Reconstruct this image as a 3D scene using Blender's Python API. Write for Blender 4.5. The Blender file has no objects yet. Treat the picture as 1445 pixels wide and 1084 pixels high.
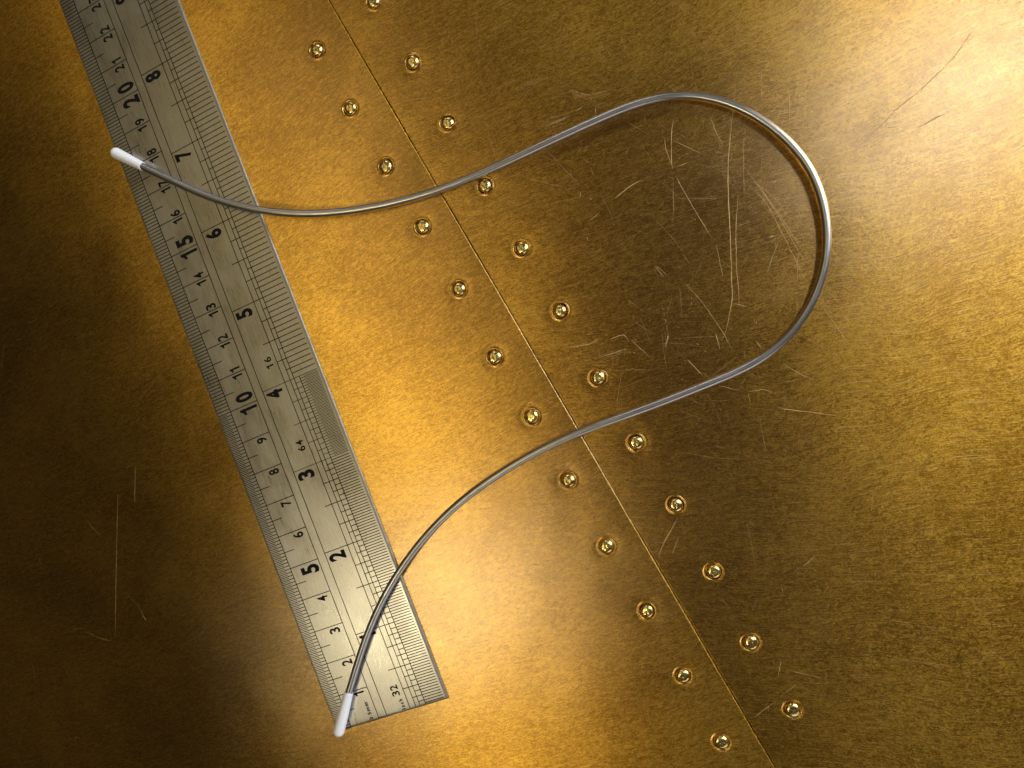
import bpy, bmesh, math, random
from mathutils import Vector, Matrix
from mathutils.geometry import delaunay_2d_cdt
S = bpy.context.scene
COL = S.collection
CM = 0.01
CAM_LOC=(4.20936,0.81310,18.84466)
CAM_AXES=[(0.974056,-0.070288,-0.215114),(0.059454,0.996635,-0.056432),(0.218357,0.042179,0.974957)]
RIVETS_LEFT=[(-4.964,9.745),(-4.098,8.002),(-3.179,6.272),(-2.235,4.502),(-1.328,2.699),(-0.444,0.763),(0.466,-0.92),(1.357,-2.696),(2.27,-4.509),(3.229,-6.278),(4.066,-8.007),(4.945,-9.752)]
RIVETS_RIGHT=[(-3.159,10.784),(-2.165,8.973),(-1.305,7.204),(-0.379,5.409),(0.516,3.638),(1.436,1.868),(2.338,0.028),(3.231,-1.752),(4.153,-3.436),(5.003,-5.208),(5.837,-7.071),(6.769,-8.816)]
SEAM_POINT=(1.8090,-1.5019);SEAM_DIR=(-0.44794,0.89406)
RULER_ORIGIN=(-6.0260,-9.9782);RULER_ANGLE=0.312825
WIRE_PATH=[(-10.513,7.048,0.32),(-10.119,6.826,0.32),(-9.586,6.499,0.32),(-8.815,6.072,0.35),(-8.181,5.796,0.37),(-7.558,5.575,0.38),(-6.911,5.38,0.38),(-6.318,5.259,0.35),(-5.743,5.168,0.3),(-5.165,5.124,0.25),(-4.594,5.117,0.19),(-4.013,5.126,0.16),(-3.313,5.149,0.14),(-2.558,5.242,0.12),(-1.985,5.332,0.11),(-1.412,5.461,0.108),(-0.845,5.595,0.108),(-0.286,5.746,0.108),(0.38,5.948,0.108),(0.82,6.108,0.108),(1.627,6.36,0.11),(2.419,6.6,0.11),(3.194,6.826,0.115),(3.592,6.947,0.12),(4.092,7.046,0.125),(4.579,7.048,0.135),(4.939,7.011,0.14),(5.294,6.945,0.15),(5.757,6.804,0.17),(6.26,6.557,0.2),(6.776,6.174,0.23),(7.202,5.747,0.26),(7.623,5.206,0.27),(7.848,4.798,0.28),(7.973,4.401,0.28),(8.098,3.9,0.27),(8.138,3.426,0.26),(8.134,3.075,0.25),(8.102,2.723,0.24),(8.047,2.376,0.22),(7.932,2.019,0.21),(7.779,1.657,0.19),(7.596,1.313,0.17),(7.343,0.966,0.15),(7.029,0.629,0.14),(6.655,0.328,0.13),(6.246,0.091,0.12),(5.866,-0.046,0.12),(5.259,-0.252,0.12),(4.763,-0.424,0.125),(4.26,-0.606,0.13),(3.752,-0.778,0.14),(3.241,-0.925,0.15),(2.722,-1.09,0.16),(2.235,-1.226,0.17),(1.781,-1.371,0.17),(1.241,-1.556,0.17),(0.689,-1.786,0.16),(0.126,-2.061,0.14),(-0.45,-2.383,0.125),(-0.951,-2.674,0.115),(-1.45,-2.982,0.108),(-2.054,-3.418,0.11),(-2.582,-3.898,0.14),(-3.031,-4.383,0.23),(-3.372,-4.781,0.31),(-3.668,-5.184,0.35),(-3.966,-5.602,0.36),(-4.247,-6.036,0.34),(-4.537,-6.543,0.29),(-4.812,-7.072,0.28),(-5.004,-7.543,0.27),(-5.195,-8.015,0.26),(-5.379,-8.492,0.25)]
CAP_ONE=[(-10.677,7.127,0.325),(-11.682,7.713,0.32)]
CAP_TWO=[(-5.46,-8.68,0.25),(-5.938,-10.005,0.235)]
SCRATCHES=[(1.3,[(6.265,7.4),(6.187,6.833),(6.139,6.55),(5.967,5.408),(5.902,4.487),(5.893,3.456),(5.863,2.224),(5.851,1.828),(5.681,1.095),(5.542,0.755)]),(1,[(4.687,6.536),(4.601,6.079),(4.567,5.34),(4.61,5.235)]),(0.7,[(4.604,5.137),(5.015,4.244),(5.449,3.379)]),(0.7,[(4.428,6.052),(4.445,5.753),(4.589,5.288)]),(0.5,[(4.675,5.92),(5.422,5.453)]),(0.8,[(6.151,4.458),(6.043,3.588),(6.003,2.607),(6.015,2.21),(6.019,1.591)]),(0.6,[(6.342,5.796),(6.305,5.121),(6.287,4.344)]),(0.7,[(6.326,5.07),(6.733,4.389),(7.113,3.667),(7.569,2.7),(7.829,2.433)]),(0.6,[(6.471,4.712),(7.003,4.213),(7.301,3.743)]),(0.6,[(7.015,4.453),(7.325,4.223)]),(0.7,[(7.042,3.19),(6.722,2.391)]),(1,[(4.71,5.272),(5.007,5.359)]),(0.6,[(5.537,3.246),(5.657,2.392)]),(0.6,[(5.531,6.54),(5.672,6.081),(5.86,5.617)]),(0.4,[(4.566,4.495),(5.695,4.364)]),(0.5,[(6.766,5.45),(6.705,4.732)]),(0.6,[(3.998,2.848),(4.325,2.514)]),(1.2,[(3.079,4.667),(3.475,4.924),(3.784,5.062)]),(0.5,[(4.574,5.041),(4.534,3.949)]),(0.8,[(4.112,1.758),(4.219,1.039),(4.101,0.742)]),(1.1,[(4.65,0.373),(5.016,-0.081)]),(0.8,[(5.39,-0.357),(5.839,-0.509)]),(0.8,[(6.075,-0.572),(6.48,-0.531),(6.687,-0.632)]),(0.7,[(6.099,-0.574),(6.155,-0.852)]),(0.9,[(6.765,-0.935),(6.924,-1.043),(7.567,-1.16),(8.2,-1.295)]),(0.6,[(4.714,2.312),(5.122,1.775),(5.431,1.249),(5.607,0.935),(5.818,0.42)]),(1,[(5.393,1.001),(5.488,0.543)]),(0.8,[(6.358,0.73),(6.51,0.471)]),(0.6,[(7.928,1.538),(8.551,0.425)]),(0.6,[(6.982,0.093),(7.429,-0.231),(7.699,-0.346)]),(0.8,[(3.978,2.834),(4.207,2.509)]),(0.7,[(5.841,1.714),(6.215,1.584)]),(0.4,[(6.352,-1.163),(6.465,-2.171)]),(0.5,[(8.87,0.571),(9.077,0.243)]),(1,[(11.894,8.175),(11.674,7.744),(11.437,7.425),(11.09,6.985),(10.658,6.597),(10.222,6.25),(9.826,5.984),(9.624,5.781),(9.195,5.42),(8.761,5.054)]),(0.8,[(9.568,5.509),(9.624,5.781)]),(0.8,[(9.571,5.579),(9.938,5.598)]),(1.1,[(10.23,5.443),(10.619,5.642),(11.001,5.794)]),(0.7,[(8.857,6.823),(8.638,5.73)]),(0.5,[(6.852,7.507),(6.817,6.412)]),(0.8,[(9.43,3.843),(9.528,3.621)]),(0.5,[(7.484,6.888),(7.436,5.942)]),(0.8,[(-12.9,-2.63),(-13.129,-4.25),(-13.374,-6.141),(-13.515,-7.286)]),(0.7,[(-12.181,-1.816),(-12.332,-3.016)]),(0.8,[(-9.509,-2.119),(-8.976,-2.495),(-8.442,-2.808)]),(0.8,[(-8.264,-3.705),(-8.658,-4.358)]),(0.7,[(-12.523,-6.322),(-12.319,-6.76)]),(0.6,[(-9.839,-6.787),(-9.337,-7.207)]),(0.5,[(-12.115,-5.849),(-11.924,-6.067)]),(1.1,[(4.222,-3.669),(4.053,-3.978),(3.8,-4.405),(3.648,-4.719),(3.622,-4.837)]),(0.6,[(4.188,-4.234),(3.969,-4.761)]),(0.6,[(3.653,-5.378),(3.569,-5.814)]),(0.8,[(7.529,-4.774),(7.182,-5.093)]),(0.6,[(6.648,-5.53),(6.689,-5.759)]),(0.8,[(6.852,-7.807),(7.514,-7.959)]),(0.8,[(6.553,-7.494),(6.445,-7.98)]),(0.8,[(6.787,-7.796),(7.45,-7.949)]),(0.6,[(6.913,-8.12),(6.485,-8.463)]),(0.7,[(6.352,-8.604),(5.765,-9.078)]),(1.4,[(1.647,0.881),(2.202,0.939),(2.445,1.077)]),(1,[(2.713,1.019),(3.084,1.108),(3.205,0.906)]),(2.5,[(2.372,0.556),(2.727,0.629),(3.118,0.738)]),(0.8,[(4.11,1.793),(4.217,1.099),(4.183,0.835),(4.099,0.688)]),(0.6,[(3.212,1.021),(3.746,0.444)]),(2.2,[(0.704,7.783),(1.005,7.892),(1.35,7.917)]),(2,[(1.93,7.602),(2.209,7.51),(2.457,7.373),(2.842,7.392),(3.174,7.443)]),(4,[(1.457,6.803),(1.696,6.847),(1.961,6.912)]),(1,[(2.415,7.126),(2.203,7.03)]),(0.6,[(2.736,7.131),(2.716,6.831)]),(0.8,[(2.184,4.968),(2.191,4.775)]),(0.7,[(2.343,4.143),(2.665,4.337)]),(0.9,[(2.279,3.765),(2.31,3.646)]),(0.5,[(2.493,5.542),(2.591,5.263)]),(0.7,[(-0.476,-4.272),(-0.806,-4.751)]),(0.6,[(-0.062,-3.922),(0.086,-4.552)]),(0.6,[(-1.185,-3.959),(-1.251,-4.846)]),(0.6,[(-1.222,-4.457),(-0.18,-4.413)]),(0.7,[(6.615,4.607),(6.87,4.165),(7.147,3.698),(7.523,2.956),(7.735,2.645)]),(0.7,[(6.405,4.632),(6.797,4.1),(7.067,3.488),(7.394,2.678),(7.7,1.922)]),(1.4,[(6.777,3.275),(6.987,3.29)]),(1.2,[(7.326,3.376),(7.519,3.343)]),(0.6,[(7.47,2.816),(7.415,1.947)]),(1,[(7.093,3.994),(7.288,3.755)])]

# ---------------------------------------------------------------- camera
cam = bpy.data.cameras.new('camera'); cam_ob = bpy.data.objects.new('camera', cam); COL.objects.link(cam_ob)
cam.sensor_width = 36.0; cam.lens = 36.0 * 1000.0 / 1445.0
cam.clip_start = 0.01; cam.clip_end = 50
M = Matrix.Identity(4)
for j in range(3):
    for i in range(3): M[i][j] = CAM_AXES[j][i]
    M[j][3] = CAM_LOC[j] * CM
cam_ob.matrix_world = M
S.camera = cam_ob
# ---------------------------------------------------------------- dim room light
wd = bpy.data.worlds.new('World'); S.world = wd; wd.use_nodes = True
bg = wd.node_tree.nodes['Background']; bg.inputs[0].default_value = (1.0, 0.82, 0.52, 1); bg.inputs[1].default_value = 0.032
S.view_settings.view_transform = 'Standard'; S.view_settings.look = 'None'
S.view_settings.exposure = 0; S.view_settings.gamma = 1
# ---------------------------------------------------------------- lamps of the room and added fill lamps
def lamp(name, a, b, width, power, color, spread=180, target=(0, 0, 0)):
    """strip lamp between two points, facing the table"""
    a, b, t = Vector(a), Vector(b), Vector(target)
    l = bpy.data.lights.new(name, 'AREA'); l.shape = 'RECTANGLE'
    l.size = (b - a).length; l.size_y = width; l.energy = power; l.color = color; l.spread = math.radians(spread)
    o = bpy.data.objects.new(name, l); COL.objects.link(o)
    mid = (a + b) / 2; z = (mid - t).normalized(); x = (b - a); x = (x - z * x.dot(z)).normalized(); y = z.cross(x)
    m = Matrix((x, y, z)).transposed().to_4x4(); m.translation = mid; o.matrix_world = m
    return o
lamp('panel_lamp', (-0.41,0.45,0.65), (-0.20,-0.345,0.73), .24, .58, (1, .77, .34))
lamp('warm_lamp', (-0.365,-0.335,0.69), (-0.19,-0.30,0.755), .06, .80, (1, .87, .57))
lamp('window_panel', (.43,.33,.69), (.50,.03,.71), .26, .15, (1, .92, .76))
lamp('window_lamp', (.455,.38,.68), (.325,.19,.75), .05, 0.95, (1, 1, 1))
lamp('low_window', (.85,.20,.40), (.70,.65,.40), .35, 10, (.86, .92, 1))
lamp('wire_fill_front', (.10,-.98,.30), (.70,-.75,.30), .35, 1.1, (.96, .96, 1))  # added fill low at the front, brightens the wire
lamp('wire_fill_back', (-.28,.80,.42), (-.02,.86,.42), .15, .6, (.96, .96, 1))  # added fill at the back, puts a light stripe on the wire
lamp('band_fill', (-.01,.37,.78), (.21,-.40,.76), .28, .044, (1, .86, .84))  # added overhead fill, lifts and greys the band between the bright pools

# ---------------------------------------------------------------- helpers
def link(name, me, mat=None, parent=None):
    o = bpy.data.objects.new(name, me); COL.objects.link(o)
    if mat and not me.materials: me.materials.append(mat)
    if parent: o.parent = parent
    return o
def mesh(name, verts, faces, smooth=True):
    me = bpy.data.meshes.new(name); me.from_pydata([tuple(v) for v in verts], [], faces); me.update()
    if smooth: me.polygons.foreach_set('use_smooth', [True] * len(me.polygons))
    return me
def empty(name, loc=(0, 0, 0)):
    o = bpy.data.objects.new(name, None); COL.objects.link(o); o.location = loc; o.empty_display_size = .01; return o
class N:
    def __init__(s, name):
        s.m = bpy.data.materials.new(name); s.m.use_nodes = True; s.t = s.m.node_tree; s.n = s.t.nodes; s.b = s.n['Principled BSDF']; s.out = s.n['Material Output']
    def new(s, typ, **kw):
        n = s.n.new(typ)
        for k, v in kw.items():
            if k.startswith('_'): setattr(n, k[1:], v)
            else: n.inputs[k.replace('_', ' ')].default_value = v
        return n
    def ln(s, a, b): s.t.links.new(a, b)
    def math(s, op, a, b=None, c=None):
        n = s.n.new('ShaderNodeMath'); n.operation = op
        for i, v in enumerate((a, b, c)):
            if v is None: continue
            if isinstance(v, (int, float)): n.inputs[i].default_value = v
            else: s.ln(v, n.inputs[i])
        return n.outputs[0]
    def mix(s, fac, a, b, typ='MIX'):
        n = s.n.new('ShaderNodeMix'); n.data_type = 'RGBA'; n.blend_type = typ
        for i, v in ((0, fac), (6, a), (7, b)):
            if isinstance(v, (int, float)): n.inputs[i].default_value = v
            elif isinstance(v, tuple): n.inputs[i].default_value = (*v, 1)
            else: s.ln(v, n.inputs[i])
        return n.outputs[2]
    def noise(s, vec, scale, rot=0, detail=3, rough=.55, dist=0, loc=(0, 0, 0)):
        mp = s.n.new('ShaderNodeMapping'); mp.inputs['Rotation'].default_value = (0, 0, rot); mp.inputs['Location'].default_value = loc
        s.ln(vec, mp.inputs['Vector'])
        mp2 = s.n.new('ShaderNodeMapping'); mp2.inputs['Scale'].default_value = scale; s.ln(mp.outputs[0], mp2.inputs['Vector'])
        n = s.n.new('ShaderNodeTexNoise'); n.inputs['Scale'].default_value = 1; n.inputs['Detail'].default_value = detail
        n.inputs['Roughness'].default_value = rough; n.inputs['Distortion'].default_value = dist
        s.ln(mp2.outputs[0], n.inputs['Vector']); return n.outputs[0]
    def ramp(s, fac, a, b, lo=0., hi=1.):
        n = s.n.new('ShaderNodeMapRange'); n.inputs[1].default_value = a; n.inputs[2].default_value = b; n.inputs[3].default_value = lo; n.inputs[4].default_value = hi
        s.ln(fac, n.inputs[0]); return n.outputs[0]
def setp(b, **kw):
    for k, v in kw.items(): b.inputs[k.replace('_', ' ')].default_value = v

# ---------------------------------------------------------------- materials
def brass_sheet_material(name, seed, angle, SLOPE, ANISO, STREAK, ROUGH):
    g = N(name); co = g.new('ShaderNodeTexCoord').outputs['Object']
    v = g.new('ShaderNodeVectorMath', _operation='SCALE'); g.ln(co, v.inputs[0]); v.inputs['Scale'].default_value = 100; v = v.outputs[0]
    sh = (seed, seed * 1.7, seed * .6)
    # grain direction drifts slowly over the sheet
    sx = g.new('ShaderNodeSeparateXYZ'); g.ln(v, sx.inputs[0])
    slope = g.math('MULTIPLY_ADD', sx.outputs[1], SLOPE, angle)
    wav = g.ramp(g.noise(v, (.22, .22, .22), 0, 2, .5, 0, sh), .2, .8, -.35, .35)
    cb = g.new('ShaderNodeCombineXYZ'); g.ln(sx.outputs[0], cb.inputs[0]); g.ln(g.math('ADD', g.math('SUBTRACT', sx.outputs[1], g.math('MULTIPLY', sx.outputs[0], slope)), wav), cb.inputs[1])
    gv = cb.outputs[0]; angle = 0
    mott = g.noise(gv, (6.5, 13, 8), angle, 6, .70, 1.1, sh)
    fib = g.noise(gv, (17, 38, 25), angle, 5, .75, .8, sh)
    brush = g.noise(gv, (2.2, 75, 30), angle, 3, .6, .15, sh)
    speck = g.noise(gv, (30, 42, 30), 0, 2, .6, 0, sh)
    big = g.noise(v, (.35, .35, .35), 0, 3, .55, .3, sh)
    t = g.math('ADD', g.math('MULTIPLY', mott, .52), g.math('ADD', g.math('MULTIPLY', fib, .55), g.math('ADD', g.math('MULTIPLY', brush, .34), g.math('MULTIPLY', big, .25))))
    spk = g.noise(v, (38, 44, 40), 0, 3, .7, .5, sh)
    t = g.math('ADD', g.ramp(t, .745, .945), g.ramp(spk, .3, .7, -.32, .32))
    col = g.mix(t, (.33, .158, .010), (.90, .515, .068))
    pits = g.ramp(speck, .70, .78); col = g.mix(g.math('MULTIPLY', pits, .35), col, (.20, .09, .012))
    dash = g.noise(gv, (9, 55, 30), angle, 3, .6, .6, (sh[0] + 3, sh[1], 1)); col = g.mix(g.math('MULTIPLY', g.ramp(dash, .60, .70), .55), col, (.17, .075, .008)); col = g.mix(g.math('MULTIPLY', g.ramp(dash, .36, .27), .40), col, (.95, .66, .20))
    strk = g.noise(gv, (.75, 42, 30), angle, 2, .5, .1, (sh[0] + 6, sh[1] + 2, 4)); col = g.mix(g.math('MULTIPLY', g.ramp(strk, .60, .74), STREAK), col, (.95, .64, .20))
    flare = g.ramp(g.noise(v, (1.1, 1.6, 1), angle, 4, .6, .8, (sh[0] + 9, sh[1], 0)), .60, .78)
    col = g.mix(g.math('MULTIPLY', flare, .22), col, (.85, .48, .12))
    g.ln(col, g.b.inputs['Base Color'])
    ro = g.math('ADD', g.ramp(mott, .3, .7, ROUGH - .02, ROUGH + .02), g.ramp(fib, .3, .7, -.035, .035))
    setp(g.b, Metallic=1.0)
    tg = g.new('ShaderNodeCombineXYZ', X=1.0); g.ln(slope, tg.inputs[1]); tn = g.new('ShaderNodeVectorMath', _operation='NORMALIZE'); g.ln(tg.outputs[0], tn.inputs[0])
    hgt = g.math('ADD', g.math('MULTIPLY', fib, .5), g.math('ADD', g.math('MULTIPLY', mott, .18), g.math('MULTIPLY', brush, .35)))
    wave = g.new('ShaderNodeBump', Strength=1, Distance=.0005); g.ln(g.noise(v, (.20, .20, .20), 0, 2, .45, .2, (sh[0] - 4, sh[1], 2)), wave.inputs['Height'])      # the sheet is not dead flat
    bp = g.new('ShaderNodeBump', Strength=BUMP, Distance=.00012); g.ln(hgt, bp.inputs['Height']); g.ln(wave.outputs[0], bp.inputs['Normal']); g.ln(bp.outputs[0], g.b.inputs['Normal'])
    # main sheen: fine brush lines spread the lamps across the grain
    gl = g.n.new('ShaderNodeBsdfAnisotropic'); gl.distribution = 'BECKMANN'; gl.inputs['Anisotropy'].default_value = ANISO
    g.ln(col, gl.inputs['Color']); g.ln(ro, gl.inputs['Roughness']); g.ln(tn.outputs[0], gl.inputs['Tangent']); g.ln(bp.outputs[0], gl.inputs['Normal'])
    # dull tarnish film: scatters light widely
    d = g.b; d.inputs['Roughness'].default_value = .6; g.ln(bp.outputs[0], d.inputs['Normal'])
    m1 = g.n.new('ShaderNodeMixShader'); m1.inputs[0].default_value = WIDE; g.ln(gl.outputs[0], m1.inputs[1]); g.ln(d.outputs[0], m1.inputs[2])
    cl = g.n.new('ShaderNodeBsdfAnisotropic'); cl.distribution = 'BECKMANN'; cl.inputs['Roughness'].default_value = .24; cl.inputs['Color'].default_value = (1, .95, .85, 1); g.ln(bp.outputs[0], cl.inputs['Normal'])
    m2 = g.n.new('ShaderNodeMixShader'); m2.inputs[0].default_value = FILM; g.ln(m1.outputs[0], m2.inputs[1]); g.ln(cl.outputs[0], m2.inputs[2])   # thin clear film of wax
    g.ln(m2.outputs[0], g.out.inputs[0])
    return g.m
BUMP, WIDE, FILM = .36, .05, .085
brass_left = brass_sheet_material('worn brass left', 3.1, .36, .006, .58, .25, .37)
brass_right = brass_sheet_material('worn brass right', 11.4, .12, .018, .45, .75, .385)
def plain_metal(name, col, rough, bump=0, scale=900):
    g = N(name); setp(g.b, Base_Color=(*col, 1), Metallic=1, Roughness=rough)
    co = g.new('ShaderNodeTexCoord').outputs['Object']
    n = g.noise(co, (scale,) * 3, 0, 3, .6, .3)
    g.ln(g.ramp(n, .3, .7, rough * .7, rough * 1.35), g.b.inputs['Roughness'])
    if bump:
        b = g.new('ShaderNodeBump', Strength=bump, Distance=.0002); g.ln(n, b.inputs['Height']); g.ln(b.outputs[0], g.b.inputs['Normal'])
    return g.m
rivet_mat = plain_metal('rivet brass', (.88, .69, .28), .23, .35, 1300)
scratch_mat = plain_metal('scratched brass', (.80, .55, .26), .62, 0)
sc_b = scratch_mat.node_tree.nodes['Principled BSDF']; sc_b.inputs['Metallic'].default_value = .75
dark_scratch_mat = plain_metal('dark scratch tone', (.16, .10, .05), .8); dark_scratch_mat.node_tree.nodes['Principled BSDF'].inputs['Metallic'].default_value = .2  # darker tone for a few scratches on the right sheet
gap_mat = plain_metal('dark seam backing', (.05, .03, .012), .7)
# ruler steel: fine lines along its length
g = N('ruler steel'); co = g.new('ShaderNodeTexCoord').outputs['Object']
sv = g.new('ShaderNodeVectorMath', _operation='SCALE'); g.ln(co, sv.inputs[0]); sv.inputs['Scale'].default_value = 100; sv = sv.outputs[0]
br = g.noise(sv, (60, 2.2, 10), 0, 4, .6, .2); fine = g.noise(sv, (24, 16, 10), .3, 4, .65, .5); sm = g.noise(sv, (.8, .5, .5), 0, 3, .6, .6)
tt = g.math('ADD', g.math('MULTIPLY', br, .5), g.math('ADD', g.math('MULTIPLY', fine, .3), g.math('MULTIPLY', sm, .35)))
g.ln(g.mix(g.ramp(tt, .4, .75), (.40, .385, .355), (.62, .60, .56)), g.b.inputs['Base Color'])
g.ln(g.math('ADD', g.ramp(sm, .35, .65, .30, .38), g.ramp(br, .3, .7, -.06, .06)), g.b.inputs['Roughness'])
setp(g.b, Metallic=1.0)
g.b.inputs['Anisotropic'].default_value = .3; g.b.inputs['Tangent'].default_value = (0, 0, 0)
rt = g.new('ShaderNodeCombineXYZ', X=math.cos(RULER_ANGLE), Y=math.sin(RULER_ANGLE)); g.ln(rt.outputs[0], g.b.inputs['Tangent'])
bp = g.new('ShaderNodeBump', Strength=.25, Distance=.00006); g.ln(g.math('ADD', br, g.math('MULTIPLY', fine, .4)), bp.inputs['Height']); g.ln(bp.outputs[0], g.b.inputs['Normal'])
steel = g.m
edge_steel = plain_metal('sheared steel edge', (.36, .34, .31), .55, .5, 1600)
g = N('black etching'); setp(g.b, Base_Color=(.010, .009, .008, 1), Roughness=.65, Specular_IOR_Level=.05); etch = g.m
# wire steel: drawn lines along the wire
g = N('wire steel'); uv = g.new('ShaderNodeTexCoord').outputs['UV']
dl = g.noise(uv, (3, 40, 1), 0, 3, .6, 0); bl = g.noise(uv, (1.2, 3, 1), 0, 2, .5, 0)
g.ln(g.mix(g.ramp(dl, .3, .7), (.41, .40, .40), (.64, .63, .64)), g.b.inputs['Base Color'])
g.ln(g.ramp(bl, .3, .7, .29, .37), g.b.inputs['Roughness']); setp(g.b, Metallic=1.0)
wire_mat = g.m
g = N('white plastic'); setp(g.b, Base_Color=(.86, .86, .88, 1), Roughness=.32, Subsurface_Weight=.25, Subsurface_Scale=.001)
g.b.inputs['Subsurface Radius'].default_value = (1, .9, .8)
co = g.new('ShaderNodeTexCoord').outputs['Object']; nn = g.noise(co, (700, 700, 700), 0, 3, .6)
bp = g.new('ShaderNodeBump', Strength=.15, Distance=.0002); g.ln(nn, bp.inputs['Height']); g.ln(bp.outputs[0], g.b.inputs['Normal'])
plastic = g.m

# ---------------------------------------------------------------- riveted brass tabletop
random.seed(4)
table = empty('tabletop'); table['kind'] = 'structure'; table['category'] = 'tabletop'
table['label'] = 'tabletop clad in two worn, scratched brass sheets riveted along a seam'
sd = Vector(SEAM_DIR).normalized(); sn = Vector((sd.y, -sd.x)); sp = Vector(SEAM_POINT)     # sn points to the right-hand sheet
def seam_uv(p): q = Vector(p[:2]) - sp; return q.dot(sd), q.dot(sn)
DIMPLE = [(.60, 0), (.44, -.0006), (.34, -.0026), (.285, -.0055), (.264, -.0045), (.248, .0040), (.230, .0055), (.213, -.004), (.199, -.05)]
def extend(rows):      # the rows go on past the edges of the photograph
    a, b = Vector(rows[0]), Vector(rows[-1]); d = (b - a) / (len(rows) - 1)
    return [tuple(a - d * (k + .09)) for k in (3, 2, 1)] + list(rows) + [tuple(b + d * k) for k in (1, 2, 3)]
RL, RR = extend(RIVETS_LEFT), extend(RIVETS_RIGHT)
GAP = .011; EDGE = [(.032, 0.0), (.024, .0014), (.016, .0020), (.009, .0002), (.004, -.0050), (.001, -.013), (0, -.09)]
def sheet(side, rivets, mat, label, tilt):
    sgn = 1 if side == 'right' else -1
    far = 34
    def P(s, d): return sp + sd * s + sn * (sgn * d)
    b0 = GAP + EDGE[0][0]
    outer = [P(-26, b0), P(26, b0), P(26, far), P(-26, far)]
    pts = [Vector(p) for p in outer]; z = [0.0] * 4; cons = [(0, 1), (1, 2), (2, 3), (3, 0)]
    holes = []
    for c in rivets:
        jit = random.uniform(.85, 1.2); ox, oy = random.uniform(-.012, .012), random.uniform(-.012, .012)
        for k, (r, h) in enumerate(DIMPLE):
            n0 = len(pts)
            for a in range(36):
                t = 2 * math.pi * a / 36; rr = r * (1 + .025 * math.sin(2 * t + jit * 9) * (k > 2))
                pts.append(Vector((c[0] + ox * (k / 8) + rr * math.cos(t), c[1] + oy * (k / 8) + rr * math.sin(t)))); z.append(h * jit)
            cons += [(n0 + a, n0 + (a + 1) % 36) for a in range(36)]
        holes.append(c)
    vs, es, fs, ov, oe, of = delaunay_2d_cdt(pts, cons, [], 0, 1e-7)
    zz = []
    for o in ov: zz.append(z[o[0]] if len(o) else 0.0)
    verts = [(v.x * CM, v.y * CM, h * CM) for v, h in zip(vs, zz)]
    faces = []
    for f in fs:
        c = sum((vs[i] for i in f), Vector((0, 0))) / len(f)
        if any((c - Vector(h)).length < .19 for h in holes): continue
        a = (vs[f[1]] - vs[f[0]]).cross(vs[f[2]] - vs[f[0]])
        faces.append(list(f) if a > 0 else list(f)[::-1])
    # rolled edge along the seam, cut a little unevenly
    n = 260; base = len(verts)
    for i in range(n + 1):
        s = -26 + 52 * i / n; w = .004 * math.sin(s * 1.3 + sgn) + random.uniform(-.0035, .0035)
        for k, (d, h) in enumerate(EDGE):
            q = P(s, GAP + d + (w if 0 < k else 0)); verts.append((q.x * CM, q.y * CM, h * CM))
    m = len(EDGE)
    for i in range(n):
        for k in range(m - 1):
            a = base + i * m + k; f = [a, a + 1, a + m + 1, a + m]
            faces.append(f if sgn > 0 else f[::-1])
    me = mesh('brass_sheet', verts, faces)
    o = link('brass_sheet', me, mat, table); o['label'] = label
    # a sheet lies a touch off level, hinged at the seam
    ax = Vector((sd.x, sd.y, 0)); piv = Vector((sp.x * CM, sp.y * CM, 0))
    o.matrix_world = Matrix.Translation(piv) @ Matrix.Rotation(tilt, 4, ax) @ Matrix.Translation(-piv)
    return o
left = sheet('left', RL, brass_left, 'brass sheet under the steel ruler, golden and mottled', 0)
right = sheet('right', RR, brass_right, 'brass sheet under the loop of wire, browner and full of scratches', 0)
# dark board seen in the seam
bq = [sp + sd * s + sn * d for s, d in ((-26, -1.5), (26, -1.5), (26, 1.5), (-26, 1.5))]
bv = [(q.x * CM, q.y * CM, h) for h in (-.0032, -.0009) for q in bq]
link('backing_strip', mesh('backing_strip', bv, [(3, 2, 1, 0), (4, 5, 6, 7), (0, 1, 5, 4), (1, 2, 6, 5), (2, 3, 7, 6), (3, 0, 4, 7)], False), gap_mat, table)
# rivets
def rivet_mesh(seed):
    rnd = random.Random(seed)
    prof = [(.204, -.055), (.203, -.030), (.199, -.006), (.190, .018), (.174, .042), (.150, .062), (.118, .075), (.086, .081), (.055, .083), (.028, .082)]
    prof = [(r * .95, z) for r, z in prof]
    vs, fs = [], []; n = 28; ph = rnd.uniform(0, 6.28); tx, ty = rnd.uniform(-.08, .08), rnd.uniform(-.08, .08)
    for k, (r, z) in enumerate(prof):
        for a in range(n):
            t = 2 * math.pi * a / n; rr = r * (1 + .02 * math.sin(2 * t + ph)); x, y = rr * math.cos(t), rr * math.sin(t)
            dent = (rnd.uniform(-.0045, .0045) if k > 5 else 0) - (.008 * math.exp(-((x - .03 * math.cos(ph)) ** 2 + (y - .03 * math.sin(ph)) ** 2) / .0016))
            vs.append((x * CM, y * CM, (z + dent + tx * x + ty * y) * CM))
    vs.append((0, 0, (prof[-1][1] - .004) * CM)); top = len(vs) - 1
    for k in range(len(prof) - 1):
        for a in range(n):
            b = (a + 1) % n; fs.append((k * n + a, k * n + b, (k + 1) * n + b, (k + 1) * n + a))
    for a in range(n): fs.append(((len(prof) - 1) * n + a, (len(prof) - 1) * n + (a + 1) % n, top))
    me = mesh('rivet', vs, fs); me.materials.append(rivet_mat); return me
RM = [rivet_mesh(i) for i in range(12)]
k = 0
for sh_, row in ((left, RL), (right, RR)):
    for c in row:
        o = link('rivet', RM[k * 5 % 12], None, sh_); o.location = (c[0] * CM, c[1] * CM, -.00012); o.rotation_euler = (0, 0, random.uniform(0, 6.28))
        s = random.uniform(.94, 1.03); o.scale = (s, s, random.uniform(.8, 1.05)); k += 1
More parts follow.
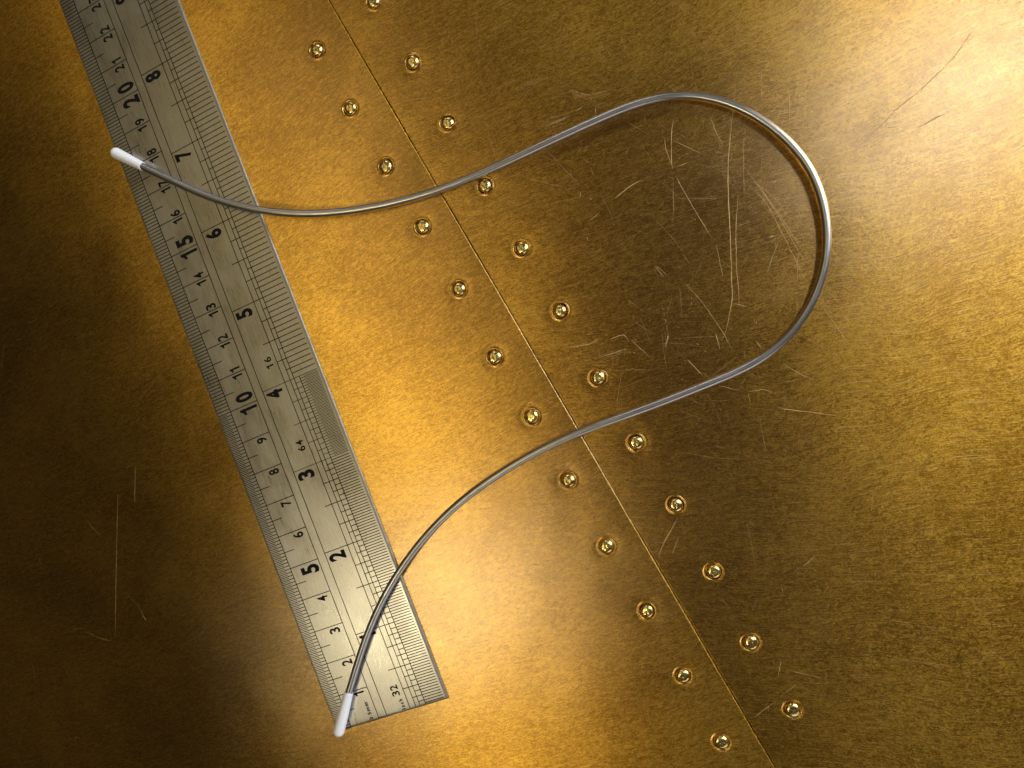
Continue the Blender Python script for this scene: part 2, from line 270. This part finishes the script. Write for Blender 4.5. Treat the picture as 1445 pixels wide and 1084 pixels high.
# scratches: thin burrs standing a few hundredths of a millimetre proud
def ribbon(vs, fs, pts, w, z):
    P = [Vector(p) for p in pts]; Q = []
    for i in range(len(P) - 1):
        p0 = P[max(i - 1, 0)]; p1 = P[i]; p2 = P[i + 1]; p3 = P[min(i + 2, len(P) - 1)]
        nseg = max(2, int((p2 - p1).length / .12))
        for j in range(nseg):
            t = j / nseg
            Q.append(.5 * ((2 * p1) + (p2 - p0) * t + (2 * p0 - 5 * p1 + 4 * p2 - p3) * t * t + (3 * p1 - p0 - 3 * p2 + p3) * t ** 3))
    Q.append(P[-1]); b = len(vs); n = len(Q)
    for i, q in enumerate(Q):
        d = (Q[min(i + 1, n - 1)] - Q[max(i - 1, 0)]).normalized(); nn = Vector((-d.y, d.x))
        e = min(1, 4 * min(i, n - 1 - i) / n + .12); ww = w * e * random.uniform(.55, 1.15) / 2
        q = q + nn * random.uniform(-.004, .004)
        vs.append(((q.x - nn.x * ww) * CM, (q.y - nn.y * ww) * CM, z * CM)); vs.append(((q.x + nn.x * ww) * CM, (q.y + nn.y * ww) * CM, z * CM))
    for i in range(n - 1): fs.append((b + 2 * i, b + 2 * i + 2, b + 2 * i + 3, b + 2 * i + 1))
def free(p, w=.36):
    return all((Vector(p) - Vector(c)).length > w for c in RL + RR) and abs(seam_uv(p)[1]) > .08
DARK = {34, 35, 36, 37, 40}
scr = {'left': ([], []), 'right': ([], []), 'dark_lines': ([], [])}
for si, (w, pts) in enumerate(SCRATCHES):
    d = sum(seam_uv(p)[1] for p in pts) / len(pts)
    for rep in range(1 if w < 1.6 else int(w * 3)):      # a scuff is a bundle of hairlines
        o2 = Vector((0, 0)) if w < 1.6 else Vector((random.gauss(0, .026 * w), random.gauss(0, .026 * w)))
        ribbon(*scr['dark_lines' if si in DARK else 'right' if d > 0 else 'left'], [Vector(p) + o2 for p in pts], (.016 if si in DARK else .009 if d < 0 else .0132) * min(w, 1.2) if w < 1.6 else random.choice([.002, .003, .005]), .0015 + .0001 * rep)
for i in range(6000):      # small nicks and hairlines
    p = Vector((random.uniform(-17, 13), random.uniform(-11, 12)))
    s, d = seam_uv(p)
    inner = .75 * math.exp(-((p.x - 6.2) ** 2 + (p.y - 1.8) ** 2) / 16)
    if random.random() > (.05 if d < 0 else .12) + .8 * inner or not free(p): continue
    a = random.choice([random.gauss(.2, .35), random.gauss(1.6, .3), random.uniform(0, 3.14), random.gauss(-.7, .3)])
    l = random.choice([.03, .05, .1, .2, .35, .6, .9, 1.3]) * random.uniform(.6, 1.3); dv = Vector((math.cos(a), math.sin(a))) * l
    q1 = p + dv; q2 = p + dv * .5 + Vector((-dv.y, dv.x)) * random.uniform(-.05, .05)
    if not (free(q1) and free(q2)) or seam_uv(q1)[1] * d < 0: continue
    ribbon(*scr['right' if d > 0 else 'left'], [p, q2, q1], random.choice([.002, .0025, .003, .004]) if l > .08 else random.choice([.005, .008, .012]), .0013)
o = link('dark_scratches', mesh('dark_scratches', *scr['dark_lines'], False), dark_scratch_mat, right); o['kind'] = 'stuff'; o['label'] = 'dark scratches towards the upper right of the sheet'
for side, sh_ in (('left', left), ('right', right)):
    o = link('scratches', mesh('scratches', scr[side][0], scr[side][1], False), scratch_mat, sh_); o['kind'] = 'stuff'
    o['label'] = 'fine scratches and nicks worn into the brass'

# ---------------------------------------------------------------- steel ruler  (local X across, local Y along from the zero end)
ruler = empty('steel_ruler', (RULER_ORIGIN[0] * CM, RULER_ORIGIN[1] * CM, 0)); ruler.rotation_euler = (0, 0, RULER_ANGLE)
ruler['label'] = 'thin stainless steel ruler with centimetre and inch scales lying on the brass'; ruler['category'] = 'ruler'
TH = .062; LEN = 31.5
prof = [(0, .0), (0, TH - .02), (.006, TH - .008), (.022, TH - .001), (.05, TH), (3.60, TH), (3.632, TH - .0003), (3.672, TH - .0014), (3.700, TH - .0045), (3.711, TH - .012), (3.714, TH - .024), (3.714, 0)]
vs, fs = [], []; ys = [0, .012, .035, .08] + [i * .25 for i in range(1, 124)] + [LEN - .03, LEN]
rng = random.Random(8)
for j, y in enumerate(ys):
    dz = {0: .012, 1: .005, 2: .0015}.get(j, 0)
    for k, (x, z) in enumerate(prof):
        e = rng.uniform(-.005, .005) if k > 5 and 2 < j else 0
        vs.append(((x + e) * CM, y * CM, max(z - dz, 0) * CM))
m = len(prof)
for j in range(len(ys) - 1):
    for k in range(m - 1):
        a = j * m + k; fs.append((a, a + m, a + m + 1, a + 1))
fs.append(tuple(range(m))); fs.append(tuple((len(ys) - 1) * m + k for k in reversed(range(m))))
me = mesh('blade', vs, fs); me.materials.append(steel); me.materials.append(edge_steel)
for i, p in enumerate(me.polygons):
    if i < (len(ys) - 1) * (m - 1) and i % (m - 1) > 5: p.material_index = 1      # the sheared right edge
link('blade', me, steel, ruler)
LZ = TH + .0012
def quad(vs, fs, x0, x1, y, w, z=LZ):
    b = len(vs); h = w / 2
    for x, yy in ((x0, y - h), (x1, y - h), (x1, y + h), (x0, y + h)): vs.append((x * CM, yy * CM, z * CM))
    fs.append((b, b + 1, b + 2, b + 3))
vA, vB, vC, vD, vE, vF, vG = .475, 1.437, 1.705, 2.486, 2.675, 2.808, 2.992
# long ruled lines
vs, fs = [], []
for x, y0, y1 in ((vA, .0, LEN - .1), (vB, .0, LEN - .1), (vC, .0, LEN - .1), (vD, .0, LEN - .1), (vE, .0, LEN - .1), (vF, .0, LEN - .1), (vG, .0, 4 * 2.54)):
    b = len(vs); h = .0125
    for xx, yy in ((x - h, y0 + .04), (x + h, y0 + .04), (x + h, y1), (x - h, y1)): vs.append((xx * CM, yy * CM, (LZ + .0004) * CM))
    fs.append((b, b + 1, b + 2, b + 3))
o = link('ruled_lines', mesh('ruled_lines', vs, fs, False), etch, ruler)
# centimetre side
vs, fs = [], []; TW = .025
for i in range(1, 312):
    y = i / 10
    x1 = vB if i % 10 == 0 else (.813 if i % 5 == 0 else vA)
    quad(vs, fs, .03, x1, y, TW)
for i in range(0, 100): quad(vs, fs, .03, .31, i / 10 + .05, TW * .8)
for i in (0,): quad(vs, fs, .03, vA, .03, TW)
o = link('centimetre_marks', mesh('centimetre_marks', vs, fs, False), etch, ruler); o['kind'] = 'stuff'
# inch side
vs, fs = [], []
IN = 2.54; XR = 3.595
def inch_tick(k64, lo):
    y = k64 * IN / 64
    if k64 % 64 == 0: return vC
    if k64 % 32 == 0: return 2.257
    if k64 % 16 == 0: return vD
    if k64 % 8 == 0: return vE
    if k64 % 4 == 0: return vF
    if k64 % 2 == 0: return vG
    return 3.12
for k64 in range(1, 64 * 12):
    inch = k64 / 64
    step = 2 if inch < 3 else (1 if inch < 4 else 4)
    if k64 % step: continue
    quad(vs, fs, inch_tick(k64, 0), XR, k64 * IN / 64, TW if inch < 3 or inch > 4 else (.014 if k64 % 2 else .018), LZ + .0002)
o = link('inch_marks', mesh('inch_marks', vs, fs, False), etch, ruler); o['kind'] = 'stuff'
# lettering
def glyph(ch, offset):
    c = bpy.data.curves.new('glyph', 'FONT'); c.body = ch; c.size = 1; c.offset = offset; c.resolution_u = 6
    t = bpy.data.objects.new('glyph', c); COL.objects.link(t)
    dg = bpy.context.evaluated_depsgraph_get(); me = bpy.data.meshes.new_from_object(t.evaluated_get(dg))
    v = [tuple(p.co) for p in me.vertices]; f = [tuple(p.vertices) for p in me.polygons]
    bpy.data.objects.remove(t); bpy.data.curves.remove(c); bpy.data.meshes.remove(me)
    x0 = min(p[0] for p in v); x1 = max(p[0] for p in v); y0 = min(p[1] for p in v); y1 = max(p[1] for p in v)
    return [(p[0] - x0, p[1] - y0) for p in v], f, x1 - x0, y1 - y0
GC = {}
ONE = ([(.56, 0), (1, 0), (1, 1), (.64, 1), (.50, .90), (.28, .83), (0, .80), (0, .66), (.56, .68)], [(0, 1, 2, 3, 4, 8), (4, 5, 6, 7, 8)], 1, 1)
def lettering(name, items, offset):
    """items: (char, along0, along1, base, height): glyph box in ruler centimetres"""
    vs, fs = [], []
    for ch, a0, a1, base, hgt in items:
        key = (ch, offset)
        if key not in GC: GC[key] = ONE if ch == '1' else glyph(ch, offset)
        gv, gf, gw, gh = GC[key]; b = len(vs)
        for x, y in gv:
            al = a0 + x / gw * (a1 - a0); up = base - y / gh * hgt
            vs.append((up * CM, al * CM, (LZ + .0008) * CM))
        fs += [tuple(b + i for i in f) for f in gf]
    return link(name, mesh(name, vs, fs, False), etch, ruler)
def digit_width(ch, w): return w * (.72 if ch == '1' else 1)
for n in range(1, 31):
    s = str(n); bigd = n % 5 == 0
    base, hgt, w, off = (1.372, .60, .265, .042) if bigd else (1.288, .35, .165, .026)
    gapl, gapr = (.085, .11) if bigd else (.065, .04)
    it = []
    w0 = digit_width(s[0], w)
    it.append((s[0], n - gapl - w0, n - gapl, base, hgt))
    if len(s) > 1:
        w1 = digit_width(s[1], w); it.append((s[1], n + gapr, n + gapr + w1, base, hgt))
    lettering('numeral', it, off)
for n in range(1, 12):
    s = str(n); it = []; y = n * IN
    w0 = digit_width(s[0], .255)
    if len(s) == 1: it = [(s, y - .075 - w0, y - .075, 2.332, .555)]
    else:
        w1 = digit_width(s[1], .255); it = [(s[0], y - .36 - w0 * .3, y - .36 + w0 * .7, 2.332, .555), (s[1], y - .075 - w1, y - .075, 2.332, .555)]
    lettering('numeral', it, .042)
for s, y in (('16', 10.70), ('64', 8.085), ('32', .475)):
    w0, w1 = digit_width(s[0], .145), digit_width(s[1], .145); x = y + .02 if s[0] != '1' else y
    lettering('numeral', [(s[0], x, x + w0, 2.35, .245), (s[1], y + .20, y + .20 + w1, 2.35, .245)], .022)
xs = .06; it = []
for ch, w, hgt in (('i', .034, .125), ('n', .062, .090), ('c', .066, .090), ('h', .062, .128)):
    it.append((ch, xs, xs + w, 2.355, hgt)); xs += w + .032
lettering('unit_lettering', it, .045)
xs = .055; it = []
for ch, w, hgt in (('0', .075, .118), ('.', .02, .02), ('5', .075, .118), ('m', .125, .088), ('m', .125, .088)):
    it.append((ch, xs, xs + w, 1.262, hgt)); xs += w + .027
lettering('unit_lettering', it, .045)

# ---------------------------------------------------------------- bent wire with capped ends
first = Vector(WIRE_PATH[0])
wireobj = empty('bent_wire', (first.x * CM, first.y * CM, 0))
wireobj['label'] = 'long steel wire bent into a wide loop with white plastic caps on both ends'; wireobj['category'] = 'wire'
P = [Vector(p) for p in WIRE_PATH]
e1 = (Vector(CAP_ONE[1]) - Vector(CAP_ONE[0])).normalized(); e2 = (Vector(CAP_TWO[1]) - Vector(CAP_TWO[0])).normalized()
P = [Vector(CAP_ONE[0]) + e1 * .45, Vector(CAP_ONE[0])] + P + [Vector(CAP_TWO[0]), Vector(CAP_TWO[0]) + e2 * .45]
for it in range(3): P = [P[0], P[1]] + [(P[i - 1] + 2 * P[i] + P[i + 1]) / 4 for i in range(2, len(P) - 2)] + [P[-2], P[-1]]
Q = []
for i in range(len(P) - 1):
    p0 = P[max(i - 1, 0)]; p1 = P[i]; p2 = P[i + 1]; p3 = P[min(i + 2, len(P) - 1)]
    for j in range(7):
        t = j / 7; Q.append(.5 * ((2 * p1) + (p2 - p0) * t + (2 * p0 - 5 * p1 + 4 * p2 - p3) * t * t + (3 * p1 - p0 - 3 * p2 + p3) * t ** 3))
Q.append(P[-1])
for it in range(4): Q = [Q[0]] + [(Q[i - 1] + 2 * Q[i] + Q[i + 1]) / 4 for i in range(1, len(Q) - 1)] + [Q[-1]]
R = .104; NS = 20
vs, fs, uvs = [], [], []; L = 0; off = Vector((first.x, first.y, 0))
for i, q in enumerate(Q):
    d = (Q[min(i + 1, len(Q) - 1)] - Q[max(i - 1, 0)]).normalized(); side = d.cross(Vector((0, 0, 1))).normalized(); up = side.cross(d)
    if i: L += (q - Q[i - 1]).length
    for a in range(NS):
        t = 2 * math.pi * a / NS; w = q - off + side * (R * math.cos(t)) + up * (R * math.sin(t)); vs.append(tuple(w * CM))
        uvs.append((L, a / NS))
for i in range(len(Q) - 1):
    for a in range(NS):
        b = (a + 1) % NS; fs.append((i * NS + a, i * NS + b, (i + 1) * NS + b, (i + 1) * NS + a))
fs.append(tuple(range(NS))[::-1]); fs.append(tuple((len(Q) - 1) * NS + a for a in range(NS)))
me = mesh('wire', vs, fs); ul = me.uv_layers.new(name='UVMap')
for poly in me.polygons:
    for li in poly.loop_indices:
        u, v = uvs[me.loops[li].vertex_index]; ul.data[li].uv = (u, v)
bm = bmesh.new(); bm.from_mesh(me); bmesh.ops.recalc_face_normals(bm, faces=bm.faces); bm.to_mesh(me); bm.free()
link('wire', me, wire_mat, wireobj)
def cap(a, b, seed):
    a, b = Vector(a), Vector(b); ax = (b - a); ln = ax.length; ax.normalize(); side = ax.cross(Vector((0, 0, 1))).normalized(); up = side.cross(ax)
    prof = [(.10, .108), (.0, .108), (-.004, .118), (.012, .128), (.05, .133), (.25, .142), (.55, .153), (.85, .163), (ln - .20, .168)]
    for k in range(1, 9):
        t = k / 8 * math.pi / 2; prof.append((ln - .165 + .165 * math.sin(t), max(.168 * math.cos(t), .0015)))
    vs, fs = [], []; n = 28; rnd = random.Random(seed)
    for k, (s, r) in enumerate(prof):
        for i in range(n):
            t = 2 * math.pi * i / n; s2 = s + (.03 * math.sin(t + seed) + .012 * math.sin(3 * t + seed * 2) if k in (1, 2, 3, 4) else 0)
            w = a - off + ax * s2 + side * (r * math.cos(t)) + up * (r * math.sin(t)); vs.append(tuple(w * CM))
    for k in range(len(prof) - 1):
        for i in range(n):
            j = (i + 1) % n; fs.append((k * n + i, (k + 1) * n + i, (k + 1) * n + j, k * n + j))
    me = mesh('end_cap', vs, fs)
    bm = bmesh.new(); bm.from_mesh(me); bmesh.ops.remove_doubles(bm, verts=bm.verts, dist=1e-6); bmesh.ops.recalc_face_normals(bm, faces=bm.faces); bm.to_mesh(me); bm.free()
    return link('end_cap', me, plastic, wireobj)
cap(*CAP_ONE, 1.0); cap(*CAP_TWO, 2.6)
